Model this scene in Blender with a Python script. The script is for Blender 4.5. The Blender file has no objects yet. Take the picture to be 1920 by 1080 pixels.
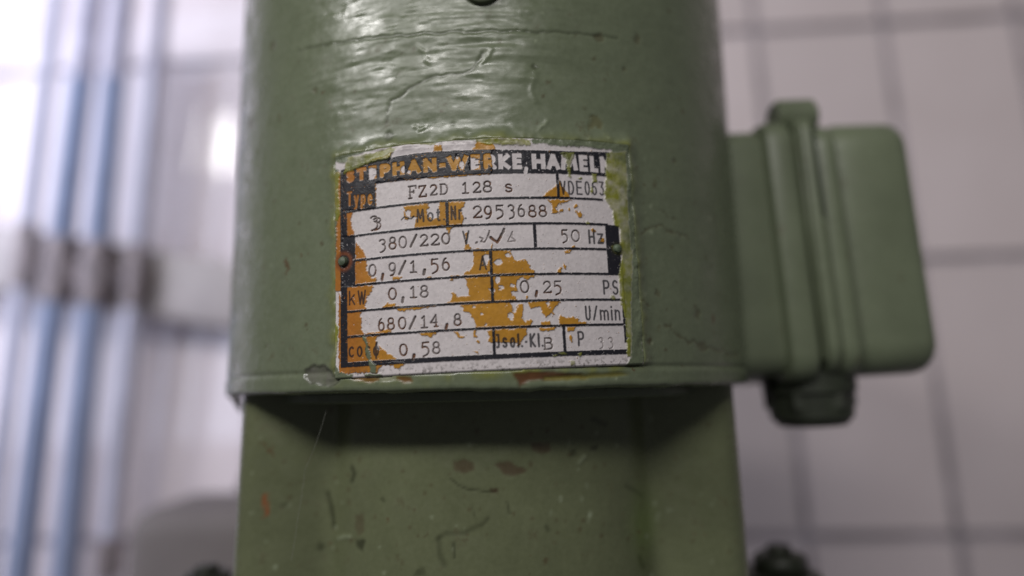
import bpy, bmesh, math, random
import numpy as np
from mathutils import Matrix, Vector
random.seed(4); rng = np.random.default_rng(11)
R = math.radians
S = 0.08                       # motor radius in metres; shapes below are written in motor radii

# ------------------------------------------------------------------ camera
F_PX, CAM_D, YAW, PITCH, ROLL, ROT = 1200.0, 2.681662703732644, 0.03572784157727995, 0.15583899818251218, -0.021457076575658728, 0.027000347566387382
fw = np.array([math.sin(YAW)*math.cos(PITCH), math.cos(YAW)*math.cos(PITCH), math.sin(PITCH)])
rt = np.cross(fw, [0, 0, 1.0]); rt /= np.linalg.norm(rt); up = np.cross(rt, fw)
rt, up = math.cos(ROLL)*rt + math.sin(ROLL)*up, -math.sin(ROLL)*rt + math.cos(ROLL)*up
sc = bpy.context.scene
cd = bpy.data.cameras.new('camera'); cam = bpy.data.objects.new('camera', cd); sc.collection.objects.link(cam)
M4 = Matrix(((rt[0], up[0], -fw[0], 0), (rt[1], up[1], -fw[1], -CAM_D*S), (rt[2], up[2], -fw[2], 0), (0, 0, 0, 1)))
cam.matrix_world = M4
cd.sensor_width = 17.3; cd.lens = F_PX/1920*17.3; cd.clip_start = 0.01; cd.clip_end = 50
cd.dof.use_dof = True; cd.dof.focus_distance = 1.725*S; cd.dof.aperture_fstop = 1.35; cd.dof.aperture_blades = 7
sc.camera = cam

# ------------------------------------------------------------------ world and lamps
w = bpy.data.worlds.new("World"); sc.world = w; w.use_nodes = True
w.node_tree.nodes['Background'].inputs[0].default_value = (0.80, 0.78, 0.84, 1)
w.node_tree.nodes['Background'].inputs[1].default_value = 0.09
sc.view_settings.view_transform = 'Standard'; sc.view_settings.look = 'None'
sc.view_settings.exposure = 0.0; sc.view_settings.gamma = 1.0
sc.cycles.use_denoising = True; sc.cycles.max_bounces = 6

def lamp(name, loc, target, sx, sy, watt, col):
    l = bpy.data.lights.new(name, 'AREA'); l.shape = 'RECTANGLE'; l.size = sx; l.size_y = sy; l.energy = watt; l.color = col
    o = bpy.data.objects.new(name, l); sc.collection.objects.link(o)
    o.location = loc
    o.rotation_euler = (Vector(target)-Vector(loc)).to_track_quat('-Z', 'Y').to_euler()
    return o
def sph(az, el, d):            # azimuth from the front of the motor, positive to the right
    a, e = R(az), R(el)
    return (d*math.sin(a)*math.cos(e), -d*math.cos(a)*math.cos(e), d*math.sin(e))
lamp('tube_lamp', sph(-11, 34, 1.3), (0, -.06, .03), .70, .12, 7.4, (1.0, .965, .94))
lamp('tube_lamp', sph(-49, 33.5, 1.3), (0, -.06, .03), .40, .14, 5.2, (1.0, .97, .95))
lamp('wall_wash_light', (-.54, .00, .27), (-.56, .50, .22), .5, .6, 3.6, (.70, .77, 1.0))  # added unseen panel facing the tiles, stands in for cool light from the left

# ------------------------------------------------------------------ pixel helpers used to place traced wear on the real surfaces
def rays(x, y):
    x = np.asarray(x, float); y = np.asarray(y, float)
    return fw + rt*((x-960)/F_PX)[..., None] - up*((y-540)/F_PX)[..., None]
def cyl(x, y, r=1.0):          # -> angle, height on the housing
    d = rays(x, y); C = np.array([0, -CAM_D, 0])
    a = d[..., 0]**2+d[..., 1]**2; b = 2*(C[1]*d[..., 1]); c = CAM_D**2-r*r
    t = (-b-np.sqrt(np.maximum(b*b-4*a*c, 0)))/2/a
    P = C+t[..., None]*d
    return np.arctan2(P[..., 0], -P[..., 1]), P[..., 2]
def at(x, y, Y):
    d = rays(x, y); t = (Y+CAM_D)/d[..., 1]
    return np.array([0, -CAM_D, 0])+t[..., None]*d
cR, sR = math.cos(ROT), math.sin(ROT)
def uv(x, y):                  # photo point -> nameplate coordinates
    th, z = cyl(x, y); return th*cR+z*sR, -th*sR+z*cR
def uvp(pts): return np.array([uv(x, y) for x, y in pts])

# ------------------------------------------------------------------ numpy noise and distance helpers
def vnoise(x, y, seed):
    g = np.random.default_rng(seed).random((256, 256))
    xi = np.floor(x).astype(int); yi = np.floor(y).astype(int); fx = x-xi; fy = y-yi
    fx = fx*fx*(3-2*fx); fy = fy*fy*(3-2*fy)
    a = g[xi % 256, yi % 256]; b = g[(xi+1) % 256, yi % 256]; c = g[xi % 256, (yi+1) % 256]; d = g[(xi+1) % 256, (yi+1) % 256]
    return (a*(1-fx)+b*fx)*(1-fy)+(c*(1-fx)+d*fx)*fy
def fbm(x, y, seed, o=4):
    s = 0; a = .5; t = 0
    for i in range(o):
        s = s+a*vnoise(x*2**i+13.7*i, y*2**i+7.1*i, seed+i); t += a; a *= .5
    return s/t-.5
def seg_d(X, Y, p, q):
    dx, dy = q[0]-p[0], q[1]-p[1]; L = dx*dx+dy*dy+1e-12
    t = np.clip(((X-p[0])*dx+(Y-p[1])*dy)/L, 0, 1)
    return np.hypot(X-p[0]-t*dx, Y-p[1]-t*dy)
def line_d(X, Y, pts):
    d = np.full(X.shape, 9.0)
    for p, q in zip(pts[:-1], pts[1:]): d = np.minimum(d, seg_d(X, Y, p, q))
    return d
def poly_sd(X, Y, pts):        # signed distance, negative inside
    n = len(pts); d = np.full(X.shape, 9.0); ins = np.zeros(X.shape, bool)
    for i in range(n):
        p, q = pts[i], pts[(i+1) % n]
        d = np.minimum(d, seg_d(X, Y, p, q))
        c = ((p[1] > Y) != (q[1] > Y)) & (X < (q[0]-p[0])*(Y-p[1])/(q[1]-p[1]+1e-15)+p[0])
        ins ^= c
    return np.where(ins, -d, d)
def sm(d, w): return np.clip(.5-d/w, 0, 1)
def mix(A, c, m):
    A += (np.asarray(c)[None, None, :]-A)*m[..., None]
def srgb(r, g, b):
    f = lambda v: (v/255/12.92 if v/255 <= .04045 else ((v/255+.055)/1.055)**2.4)
    return (f(r), f(g), f(b))

# ------------------------------------------------------------------ object helpers
def tag(o, label=None, cat=None, group=None, kind=None):
    if label: o['label'] = label
    if cat: o['category'] = cat
    if group: o['group'] = group
    if kind: o['kind'] = kind
    return o
def empty(name, loc=(0, 0, 0)):
    o = bpy.data.objects.new(name, None); sc.collection.objects.link(o); o.location = loc; o.empty_display_size = .02
    return o
def link(name, me, mat, parent=None, smooth=True):
    if mat: me.materials.append(mat)
    if smooth: me.polygons.foreach_set('use_smooth', [True]*len(me.polygons))
    o = bpy.data.objects.new(name, me); sc.collection.objects.link(o)
    if parent: o.parent = parent
    return o
def grid_mesh(name, V, mask=None, col=None, rough=None, wrap=False):
    """V: (n,m,3) in motor radii; quad grid"""
    n, m = V.shape[:2]
    idx = np.arange(n*m).reshape(n, m)
    if wrap: idx = np.concatenate([idx, idx[:1]], 0)
    q = np.stack([idx[:-1, :-1], idx[1:, :-1], idx[1:, 1:], idx[:-1, 1:]], -1).reshape(-1, 4)
    me = bpy.data.meshes.new(name)
    me.vertices.add(n*m); me.vertices.foreach_set('co', (V*S).astype(np.float32).ravel())
    me.loops.add(q.size); me.loops.foreach_set('vertex_index', q.astype(np.int32).ravel())
    me.polygons.add(len(q)); me.polygons.foreach_set('loop_start', np.arange(0, q.size, 4, dtype=np.int32))
    me.polygons.foreach_set('loop_total', np.full(len(q), 4, np.int32))
    me.update(calc_edges=True)
    if col is not None:
        a = me.color_attributes.new('tint', 'FLOAT_COLOR', 'POINT')
        c = np.ones((n*m, 4), np.float32); c[:, :3] = col.reshape(-1, 3)
        if rough is not None: c[:, 3] = rough.ravel()
        a.data.foreach_set('color', c.ravel())
    me.validate()
    return me
def bm_obj(name, bm, mat, parent=None, smooth=True, angle=35):
    for v in bm.verts: v.co *= S
    bmesh.ops.recalc_face_normals(bm, faces=bm.faces)
    if smooth:
        for e in bm.edges:
            if len(e.link_faces) == 2 and e.calc_face_angle(0) > R(angle): e.smooth = False
    me = bpy.data.meshes.new(name); bm.to_mesh(me); bm.free()
    return link(name, me, mat, parent, smooth)
def rbox(bm, x0, x1, y0, y1, z0, z1, r=.02, seg=3):
    g = bmesh.ops.create_cube(bm, size=1)
    vs = g['verts']
    for v in vs:
        v.co = ((x0+x1)/2+v.co.x*(x1-x0), (y0+y1)/2+v.co.y*(y1-y0), (z0+z1)/2+v.co.z*(z1-z0))
    es = {e for v in vs for e in v.link_edges}
    bmesh.ops.bevel(bm, geom=list(es), offset=r, segments=seg, profile=.5, affect='EDGES')
def tube(bm, pts, r, n=16, caps=True):
    pts = [Vector(p) for p in pts]; rings = []
    rs = r if isinstance(r, (list, tuple)) else [r]*len(pts)
    for i, p in enumerate(pts):
        d = (pts[min(i+1, len(pts)-1)]-pts[max(i-1, 0)]).normalized()
        a = d.orthogonal().normalized() if i == 0 else (a-d*a.dot(d)).normalized()
        b = d.cross(a)
        rings.append([bm.verts.new(p+(a*math.cos(2*math.pi*k/n)+b*math.sin(2*math.pi*k/n))*rs[i]) for k in range(n)])
    for A, B in zip(rings[:-1], rings[1:]):
        for k in range(n): bm.faces.new((A[k], A[(k+1) % n], B[(k+1) % n], B[k]))
    if caps: bm.faces.new(rings[0]); bm.faces.new(rings[-1])

# ------------------------------------------------------------------ materials
class NT:
    def __init__(s, name):
        s.m = bpy.data.materials.new(name); s.m.use_nodes = True; s.t = s.m.node_tree; s.p = s.t.nodes['Principled BSDF']
        s.tc = s.t.nodes.new('ShaderNodeTexCoord')
    def n(s, k, **kw):
        o = s.t.nodes.new(k)
        for a, b in kw.items(): setattr(o, a, b)
        return o
    def l(s, a, b): s.t.links.new(a, b)
    def noise(s, scale, detail=4, stretch=(1, 1, 1), rough=.55):
        mp = s.n('ShaderNodeMapping'); mp.inputs['Scale'].default_value = stretch; s.l(s.tc.outputs['Object'], mp.inputs[0])
        o = s.n('ShaderNodeTexNoise'); o.inputs['Scale'].default_value = scale; o.inputs['Detail'].default_value = detail
        o.inputs['Roughness'].default_value = rough; s.l(mp.outputs[0], o.inputs[0]); return o.outputs[0]
    def ramp(s, v, stops):
        o = s.n('ShaderNodeValToRGB'); e = o.color_ramp.elements
        while len(e) < len(stops): e.new(.5)
        for k, (p, c) in enumerate(stops): e[k].position = p; e[k].color = (*c, 1) if len(c) == 3 else c
        s.l(v, o.inputs[0]); return o.outputs[0]
    def mixc(s, a, b, f, mode='MIX'):
        o = s.n('ShaderNodeMix', data_type='RGBA', blend_type=mode)
        for src, i in ((f, 0), (a, 6), (b, 7)):
            if isinstance(src, (int, float)): o.inputs[i].default_value = src
            elif isinstance(src, tuple): o.inputs[i].default_value = (*src, 1)
            else: s.l(src, o.inputs[i])
        return o.outputs[2]
    def bump(s, v, strength, dist):
        o = s.n('ShaderNodeBump'); o.inputs['Strength'].default_value = strength; o.inputs['Distance'].default_value = dist
        s.l(v, o.inputs['Height'])
        if getattr(s, 'lastb', None): s.l(s.lastb, o.inputs['Normal'])
        s.lastb = o.outputs[0]; s.l(o.outputs[0], s.p.inputs['Normal'])
def plain(name, col, rough=.5, metal=0, vary=.15, scale=60, bump=.2, bdist=.0004):
    t = NT(name); n = t.noise(scale)
    d = tuple(c*(1-vary) for c in col); b = tuple(min(1, c*(1+vary)) for c in col)
    t.l(t.ramp(n, [(.3, d), (.7, b)]), t.p.inputs['Base Color'])
    t.p.inputs['Roughness'].default_value = rough; t.p.inputs['Metallic'].default_value = metal
    if bump: t.bump(t.noise(scale*4), bump, bdist)
    return t.m

GREEN = np.array((.145, .171, .108))
def paint_material(name, tint_attr, rg=(.12, .46)):
    t = NT(name)
    fine = t.noise(900, 5); big = t.noise(45, 4); grime = t.noise(160, 6, rough=.7)
    if tint_attr:
        at_ = t.n('ShaderNodeAttribute'); at_.attribute_name = 'tint'; base = at_.outputs['Color']
    else:
        base = t.ramp(big, [(.3, tuple(GREEN*.86)), (.72, tuple(GREEN*1.12))])
    c = t.mixc(base, t.ramp(fine, [(.35, (.86, .87, .84)), (.65, (1.08, 1.08, 1.1))]), .5, 'MULTIPLY')
    spots = t.ramp(grime, [(.62, (0, 0, 0)), (.70, (1, 1, 1))])
    c = t.mixc(c, (.085, .075, .035), t.mixc((0, 0, 0), (.55, .55, .55), spots))
    chips = t.ramp(t.noise(75, 6, rough=.75), [(.655, (0, 0, 0)), (.67, (1, 1, 1))])
    c = t.mixc(c, (.10, .060, .028), t.mixc((0, 0, 0), (.8, .8, .8), chips))
    t.l(c, t.p.inputs['Base Color'])
    t.l(t.ramp(grime, [(.3, (rg[0]+.02,)*3), (.7, (rg[1]+.02,)*3)]), t.p.inputs['Roughness'])
    t.bump(t.noise(110, 3, (1, 1, 3)), .10, .0006)
    t.bump(t.noise(420, 3, (1, 1, 1.5)), .14, .0002)
    return t.m
M_paint_t = paint_material('brushed_green_paint', True)
M_paint = paint_material('green_paint', False, (.30, .50))
t = NT('plate_print'); a_ = t.n('ShaderNodeAttribute'); a_.attribute_name = 'tint'
fine = t.noise(1500, 4)
t.l(t.mixc(a_.outputs['Color'], t.ramp(fine, [(.3, (.84,)*3), (.7, (1.1,)*3)]), .6, 'MULTIPLY'), t.p.inputs['Base Color'])
t.l(a_.outputs['Alpha'], t.p.inputs['Roughness']); t.bump(t.noise(1200, 3), .25, .00008)
t.p.inputs['Specular IOR Level'].default_value = .4
M_plate = t.m
M_rivet = plain('painted_rivet', (.09, .12, .075), .5, 0, .3, 900)
M_rust = plain('rust_ring', (.20, .07, .02), .8, 0, .4, 900)
M_black = plain('black_rubber', (.026, .032, .020), .55, 0, .3, 200)
M_gap = plain('gasket', (.022, .030, .018), .7, 0, .3, 300)
M_bolt = plain('dirty_bolt', (.018, .022, .013), .5, .2, .5, 160, .5)
M_grey = plain('old_grey_filler', (.12, .115, .11), .7, 0, .3, 500)
M_web = plain('cobweb', (.28, .29, .25), .8, 0, .1, 500, 0)
# glazed tile
t = NT('glazed_tile'); inf = t.n('ShaderNodeObjectInfo')
c = t.ramp(inf.outputs['Random'], [(0, (.65, .575, .585)), (1, (.72, .635, .645))])
c = t.mixc(c, t.ramp(t.noise(14, 5), [(.3, (.90, .89, .88)), (.7, (1, 1, 1))]), .8, 'MULTIPLY')
t.l(c, t.p.inputs['Base Color']); t.p.inputs['Roughness'].default_value = .06; t.bump(t.noise(9, 2), .02, .003)
M_tile = t.m
M_grout = plain('grout', (.33, .30, .325), .9, 0, .35, 40)
M_bluepipe = plain('pale_blue_pipe', (.20, .23, .32), .95, 0, .12, 40)
M_greypipe = plain('grey_pipe', (.40, .39, .46), .95, 0, .12, 40)
M_clamp = plain('brown_clamp', (.20, .165, .165), .6, 0, .3, 80)
M_rail = plain('taupe_rail', (.34, .30, .29), .55, 0, .15, 30)
M_pipe_top = plain('mauve_pipe_top', (.38, .36, .43), .8, 0, .2, 60)
M_beige = plain('beige_housing', (.15, .13, .125), .8, 0, .12, 20)

# ------------------------------------------------------------------ tiled wall
WA = R(6); TW, TH = 1.25, 2.42
wall = empty('tiled_wall'); tag(wall, kind='structure'); wall['label'] = 'white glazed tile wall with grey joints behind the motor'
WT = R(2.5)                     # the wall leans slightly against the motor's axis
wall.location = (-1.1*math.sin(WT)*math.sin(WA)*S, (3.4-1.1*math.sin(WT)*math.cos(WA))*S, 1.1*(1-math.cos(WT))*S); wall.rotation_euler = (-WT, 0, -WA)
bm = bmesh.new(); rbox(bm, -16, 12, .045, .4, -7, 9, .01, 1); g = bm_obj('grout', bm, M_grout, wall, False)
bm = bmesh.new(); bmesh.ops.create_cube(bm, size=1)
for v in bm.verts: v.co = (v.co.x*(TW-.084), v.co.y*.1+.05, v.co.z*(TH-.084))
t0 = bm_obj('tile', bm, M_tile, wall, False)
first = True
for i in range(-10, 9):
    for j in range(-2, 4):
        cx = 3.98+(i-.5)*TW; cz = 1.10+(j-.5)*TH
        o = t0 if first else t0.copy()
        if not first: sc.collection.objects.link(o); o.parent = wall
        first = False
        o.location = (cx*S, random.uniform(-.006, .006)*S, cz*S)
        o.rotation_euler = (R(random.uniform(-.15, .15)), R(random.uniform(-.15, .15)), R(random.uniform(-.15, .15)))

# ------------------------------------------------------------------ pipes, clamps, rail, beige housing behind, left
def wall_y(x): return 3.4+math.tan(WA)*-x
pipes = [((93, 100), (20, 700), 14, M_greypipe, 'thin grey pipe at the far left of the tiled wall', None),
         ((152, 150), (45, 1000), 22, M_bluepipe, 'pale blue pipe, left one of the two blue pipes on the tiled wall', None),
         ((214, 150), (128, 1000), 22, M_bluepipe, 'pale blue pipe, right one of the two blue pipes on the tiled wall', None),
         ((288, 150), (205, 1000), 14, M_greypipe, 'thin grey pipe nearest to the green motor', None)]
names = [('conduit', 'far left grey pipe'), ('water_pipe', 'left blue pipe'), ('water_pipe', 'right blue pipe'), ('conduit', 'grey pipe nearest the motor')]
YP = 3.05
for k, (a, b, rp, mt, lab, _) in enumerate(pipes):
    A = at(*a, YP); B = at(*b, YP); r = rp/1200*(YP+CAM_D)
    d = (A-B)/(A[2]-B[2]); top = A+d*(3.9-A[2]); bot = B+d*(-2.6-B[2])
    root = empty(names[k][0], tuple(bot*S)); tag(root, lab, 'pipe', 'vertical pipes in front of the tiled wall')
    def loc(P): return tuple(P-bot)
    bm = bmesh.new(); mid = A if k else A+d*1.0
    tube(bm, [loc(bot), loc((bot+mid)/2), loc(mid)], r, 20); bm_obj('pipe_body', bm, mt, root)
    bm = bmesh.new(); tube(bm, [loc(mid), loc(top)], r*1.02, 20); bm_obj('pipe_top', bm, M_pipe_top, root)  # upper length of the same pipe, coloured mauve
    # saddle clamp where the pipe crosses the rail
    zc = [1.25, 1.12, 1.08, 1.06][k]; P = A+d*(zc-A[2])-bot
    bm = bmesh.new(); tube(bm, [(P[0]-d[0]*.28, P[1], P[2]-.28), (P[0]+d[0]*.30, P[1], P[2]+.30)], r*1.16, 20)
    rbox(bm, P[0]-r*1.5, P[0]+r*1.5, P[1]-.02, P[1]+.16, P[2]-.12, P[2]+.12, .015, 1)
    bm_obj('pipe_clamp', bm, M_clamp, root)
    if k == 3:
        bm = bmesh.new(); Q = at(203, 1045, YP)-bot; tube(bm, [(Q[0], Q[1], Q[2]-.16), (Q[0], Q[1], Q[2]+.16)], r*1.5, 20); bm_obj('coupling', bm, M_clamp, root)
A = at(-260, 440, 3.25); B = at(620, 585, 3.25)
bm = bmesh.new(); dx = B[0]-A[0]; dz = B[2]-A[2]
rbox(bm, 0, math.hypot(dx, dz), -.04, .10, -.30, .30, .03, 2)
o = bm_obj('mounting_rail', bm, M_rail); o.location = tuple(A*S); o.rotation_euler = (0, -math.atan2(dz, dx), 0)
tag(o, 'taupe flat rail crossing the tiled wall behind the pipes', 'rail')
root = empty('machine_housing', tuple(at(360, 1150, 1.9)*S)); tag(root, 'blurred beige rounded housing behind the lower left of the motor', 'machine')
O = at(360, 1150, 1.9)
bm = bmesh.new(); P = at(275, 945, 1.9)-O; Q = at(520, 945, 1.9)-O
rbox(bm, P[0], Q[0]+.3, -.3, .6, -1.2, P[2], .16, 5); bm_obj('housing_body', bm, M_beige, root)
bm = bmesh.new(); P = at(436, 800, 1.9)-O; Q = at(500, 800, 1.9)-O
tube(bm, [(P[0]+.18, .1, -.9), (P[0]+.2, .1, P[2]-.5), (P[0]+.3, .1, P[2])], [.26, .2, .14], 20); bm_obj('housing_neck', bm, M_beige, root)

# ------------------------------------------------------------------ the motor
motor = empty('electric_motor')
tag(motor, 'sage green electric motor with worn nameplate and side terminal box', 'motor')

# traced wear on the upper housing, (photo px)
UL, UR_, VB, VT = -.428, .432, .046, .676       # nameplate rectangle in plate coordinates
U0 = uv(636, 600)[0]
th = np.concatenate([np.linspace(-math.pi, -1.35, 40)[:-1], np.arange(-1.35, 1.35, .0052), np.linspace(1.35, math.pi, 40)[:-1]])
zz = np.concatenate([np.array([-.0, .004, .010]), np.arange(.016, 1.25, .0046), np.linspace(1.26, 1.75, 14)])
T, Z = np.meshgrid(th, zz, indexing='ij')
U = T*cR+Z*sR; V = -T*sR+Z*cR
wx = fbm(T*40, Z*40, 5)*.03; wz = fbm(T*40, Z*40, 9)*.03
# brush strokes: long along the circumference, short in height, as the thick paint in the photo
br = fbm(T*4.5+fbm(T*6, Z*9, 31)*1.2, Z*34, 21, 3)+.45*fbm(T*14, Z*58, 25, 2)
thick = .10+.85*np.clip((Z-.70)/.25, 0, 1)*np.exp(-(np.abs(T+.18)/.42)**4)*(.55+.9*np.clip(.5+1.6*fbm(T*5, Z*7, 55, 2), 0, 1))
h = .0062*br*thick
h += .004*fbm(T*5, Z*5, 41, 3)
h += .0011*fbm(T*45, Z*45, 77, 3)
col = np.ones(T.shape+(3,))*GREEN
v = 1+.22*fbm(T*3, Z*3, 61)+.14*fbm(T*16, Z*22, 62)
col *= v[..., None]
def tz(pts): return [tuple(float(q) for q in cyl(*p)) for p in pts]
def px(w): return w*.00142
def groove(pts, wpx, depth, c=None, cm=.8, wob=1.0):
    global h
    d = line_d(T+wx*wob*.5, Z+wz*wob*.5, tz(pts)); m = np.exp(-(d/px(wpx))**2)
    h = h+depth*m
    if c is not None: mix(col, c, m*cm)
DARK = (.03, .034, .016); BROWN = (.075, .058, .028); PALE = (.26, .30, .20)
groove([(560, 96), (640, 80), (760, 66), (870, 61), (1000, 60), (1160, 72)], 2.4, -.003, DARK, .5)
groove([(722, 232), (733, 190), (768, 166), (800, 148), (820, 141), (868, 139), (886, 130), (905, 98)], 2.2, -.0018, DARK, .6)
groove([(785, 85), (795, 98), (803, 116)], 2.5, .003, PALE, .4)
groove([(922, 93), (912, 108), (902, 120)], 2.5, .003, PALE, .4)
groove([(775, 238), (785, 245), (796, 238)], 2, .003, PALE, .4)
groove([(1010, 247), (1018, 238), (1026, 226)], 2.2, .003, PALE, .6)
groove([(1005, 130), (996, 170), (1003, 190)], 4, .0015)
groove([(1205, 436), (1240, 420), (1262, 438), (1292, 448)], 2.5, -.002, BROWN, .6, 3)
groove([(1235, 398), (1268, 412)], 2, -.002, BROWN, .6, 3)
groove([(1250, 612), (1290, 640), (1330, 655), (1385, 668)], 3, -.002, BROWN, .6, 3)
groove([(1195, 560), (1215, 575)], 2, -.002, BROWN, .6, 3)
for x, y, r_, c, k in [(470, 232, 9, BROWN, .8), (465, 336, 7, BROWN, .6), (730, 256, 8, DARK, .5), (511, 88, 8, BROWN, .5), (1122, 72, 9, BROWN, .5), (1196, 74, 8, BROWN, .5),
        (1115, 230, 11, (.12, .10, .035), .5), (1308, 590, 10, BROWN, .5), (1234, 552, 8, BROWN, .5), (440, 680, 10, BROWN, .6), (590, 170, 6, BROWN, .5), (500, 650, 5, BROWN, .6),
        (1000, 124, 7, DARK, .6), (1262, 300, 6, BROWN, .5), (1215, 640, 7, BROWN, .6), (560, 420, 4, BROWN, .5), (1170, 130, 5, BROWN, .5), (850, 232, 3, DARK, .5)]:
    a, b = cyl(x, y); d = np.hypot(T-a, Z-b)-px(r_)*(1+3*fbm(T*60, Z*60, int(x)))
    m = sm(d, px(5)); mix(col, c, m*k); h = h-.002*m
# random small specks
for k in range(300):
    a = rng.uniform(-1.3, 1.3); b = rng.uniform(.02, 1.2); r_ = rng.uniform(.0018, .006)
    i0, i1 = np.searchsorted(th, [a-.03, a+.03]); j0, j1 = np.searchsorted(zz, [b-.03, b+.03])
    if i1 <= i0 or j1 <= j0: continue
    sl = (slice(i0, i1), slice(j0, j1))
    d = np.hypot(T[sl]-a, Z[sl]-b)-r_*(1+4*fbm(T[sl]*70, Z[sl]*70, k))
    m = sm(d, .004)[..., None]*rng.uniform(.3, .8)
    col[sl] += (np.array(BROWN if k % 3 else PALE)-col[sl])*m
# paint built up round the plate
du = np.maximum(np.maximum(UL-U, U-UR_), 0); dv = np.maximum(np.maximum(VB-V, V-VT), 0); dd = np.hypot(du, dv)
inside = (U > UL) & (U < UR_) & (V > VB) & (V < VT)
rag = fbm(T*26, Z*26, 91)
build = np.exp(-(dd/.028)**2)*(.75+.9*rag)
side = np.where(V > VT-.01, 1.0, np.where(V < VB, .30, np.where(U > 0, 1.05, .75)))
h = h+np.where(inside, 0, .0155*build*side)
yel = np.exp(-(dd/(.017+.03*np.clip(rag, 0, 1)))**2)*np.where(V < VB, .35+1.2*np.clip(rag+.1, 0, 1), np.where(V > VT, .75, np.where(U > 0, .45, .8)))
mix(col, (.20, .21, .035), np.clip(np.where(inside, 0, yel*(.55+1.3*rag)), 0, .9))
# brown chips and greenish yellow under the plate's lower edge
for pts, c, k in [([(662, 706), (712, 708), (712, 713), (700, 716), (664, 713)], (.19, .095, .022), .9), ([(748, 706), (772, 708), (775, 716), (756, 718), (745, 712)], (.16, .075, .02), .9),
        ([(960, 700), (1030, 697), (1090, 702), (1100, 708), (1040, 712), (990, 714), (975, 722), (968, 712)], (.11, .045, .018), .95),
        ([(1020, 706), (1160, 697), (1180, 700), (1150, 706), (1060, 713), (1020, 712)], (.17, .15, .03), .8),
        ([(715, 705), (745, 706), (745, 714), (715, 716)], (.33, .33, .25), .5)]:
    d = poly_sd(T+wx*.3, Z+wz*.3, tz(pts)); m = sm(d, .006); mix(col, c, m*k); h = h-.004*m
# peeled grey chip at the lower left of the plate
pts = tz([(572, 690), (590, 683), (612, 688), (628, 702), (640, 714), (622, 724), (585, 722), (570, 708)])
d = poly_sd(T+wx*.6, Z+wz*.6, pts); m = sm(d, .008); mix(col, (.15, .145, .125), m*.85*(.75+fbm(T*80, Z*80, 8)))
h = h-.004*m
h = h+.002*np.exp(-(d/.006)**2); mix(col, DARK, np.exp(-((d+.003)/.004)**2)*.6)
# lower lip
lip = np.clip((.052-Z+.006*fbm(T*9, Z*0, 3))/.012, 0, 1); h = h+.003*lip-.003*np.exp(-((Z-.056)/.005)**2)
mix(col, DARK, .30*np.exp(-((Z-.056)/.005)**2))
h[:, 0] = -.06; h[:, 1] = -.004+h[:, 1]*.5
rr = 1+h
Zr = Z-(.004+.022*np.clip(fbm(T*11, T*0+3.3, 97, 4), 0, 1))*np.clip((.02-Z)/.02, 0, 1)*(Z < .02)
VV = np.stack([rr*np.sin(T), -rr*np.cos(T), Zr], -1)
me = grid_mesh('upper_housing', VV, col=col, wrap=True)
link('upper_housing', me, M_paint_t, motor)
bm = bmesh.new(); tube(bm, [(0, 0, 1.74), (0, 0, 1.80), (0, 0, 1.90), (0, 0, 1.94)], [1.0, 1.02, .98, .82], 96); bm_obj('fan_cowl', bm, M_paint, motor)
# round plug at the very top of the view
a, b = (float(q) for q in cyl(903, -30))
bm = bmesh.new()
n = Vector((math.sin(a), -math.cos(a), 0)); c = Vector((math.sin(a), -math.cos(a), b))
tube(bm, [c-n*.02, c+n*.012, c+n*.018, c+n*.018, c+n*.004, c+n*.004], [.062, .062, .054, .040, .036, .002], 28)
bm_obj('plug_screw', bm, M_paint, motor)
# gasket ring and little torn flap below the rim
bm = bmesh.new(); tube(bm, [(0, 0, -.034), (0, 0, -.030), (0, 0, -.006), (0, 0, .004)], [.86, .87, .87, .86], 128); bm_obj('gasket_ring', bm, M_paint, motor)
bm = bmesh.new()
P = at(440, 742, -.15); P = Vector(P)
tube(bm, [P+Vector((-.028, 0, .012)), P+Vector((.004, 0, -.004)), P+Vector((.012, .01, -.03)), P+Vector((.018, .02, -.062))], [.008, .018, .014, .004], 10)
bm_obj('torn_gasket_flap', bm, M_grey, motor)

# ---- lower casting: core cylinder with two pillars, wear traced the same way
def sdf_cs(x, y):
    k = .05
    c = np.hypot(x, y*.99)-.755
    rc_ = .09; qx, qy = np.abs(x)-(.828-rc_), np.abs(y)-(.558-rc_)
    p = np.hypot(np.maximum(qx, 0), np.maximum(qy, 0))+np.minimum(np.maximum(qx, qy), 0)-rc_
    hh = np.clip(.5+.5*(p-c)/k, 0, 1); return p*(1-hh)+c*hh-k*hh*(1-hh)
th2 = np.concatenate([np.linspace(-math.pi, -1.75, 60)[:-1], np.arange(-1.75, 1.75, .0075), np.linspace(1.75, math.pi, 60)[:-1]])
lo = np.full(th2.shape, .5); hi = np.full(th2.shape, 1.3)
for _ in range(40):
    m_ = (lo+hi)/2; s_ = sdf_cs(m_*np.sin(th2), -m_*np.cos(th2)); lo = np.where(s_ < 0, m_, lo); hi = np.where(s_ < 0, hi, m_)
rad = lo
z2 = np.concatenate([np.linspace(-1.35, -.80, 14)[:-1], np.append(np.arange(-.80, -.012, .0062), [-.008, .004])])
T2, Z2 = np.meshgrid(th2, z2, indexing='ij'); RR = np.repeat(rad[:, None], len(z2), 1)
T, Z = T2, Z2
RR -= .036*np.exp(-((np.abs(RR*np.sin(T2))-.55)/.075)**2)*(np.abs(T2) < 1.57)
X2 = RR*np.sin(T2); Y2 = -RR*np.cos(T2)
h = .006*fbm(T*3.5, Z*3.5, 141, 4)+.0012*fbm(T*38, Z*30, 142, 3)
RR = RR*(1+.014*np.clip((-.05-Z)/.8, 0, 1))
X2 = RR*np.sin(T2); Y2 = -RR*np.cos(T2)
col = np.ones(T.shape+(3,))*GREEN*np.array((1.0, .95, .82)); col *= (1+.26*fbm(T*3, Z*3, 161)+.16*fbm(T*14, Z*14, 162))[..., None]
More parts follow.
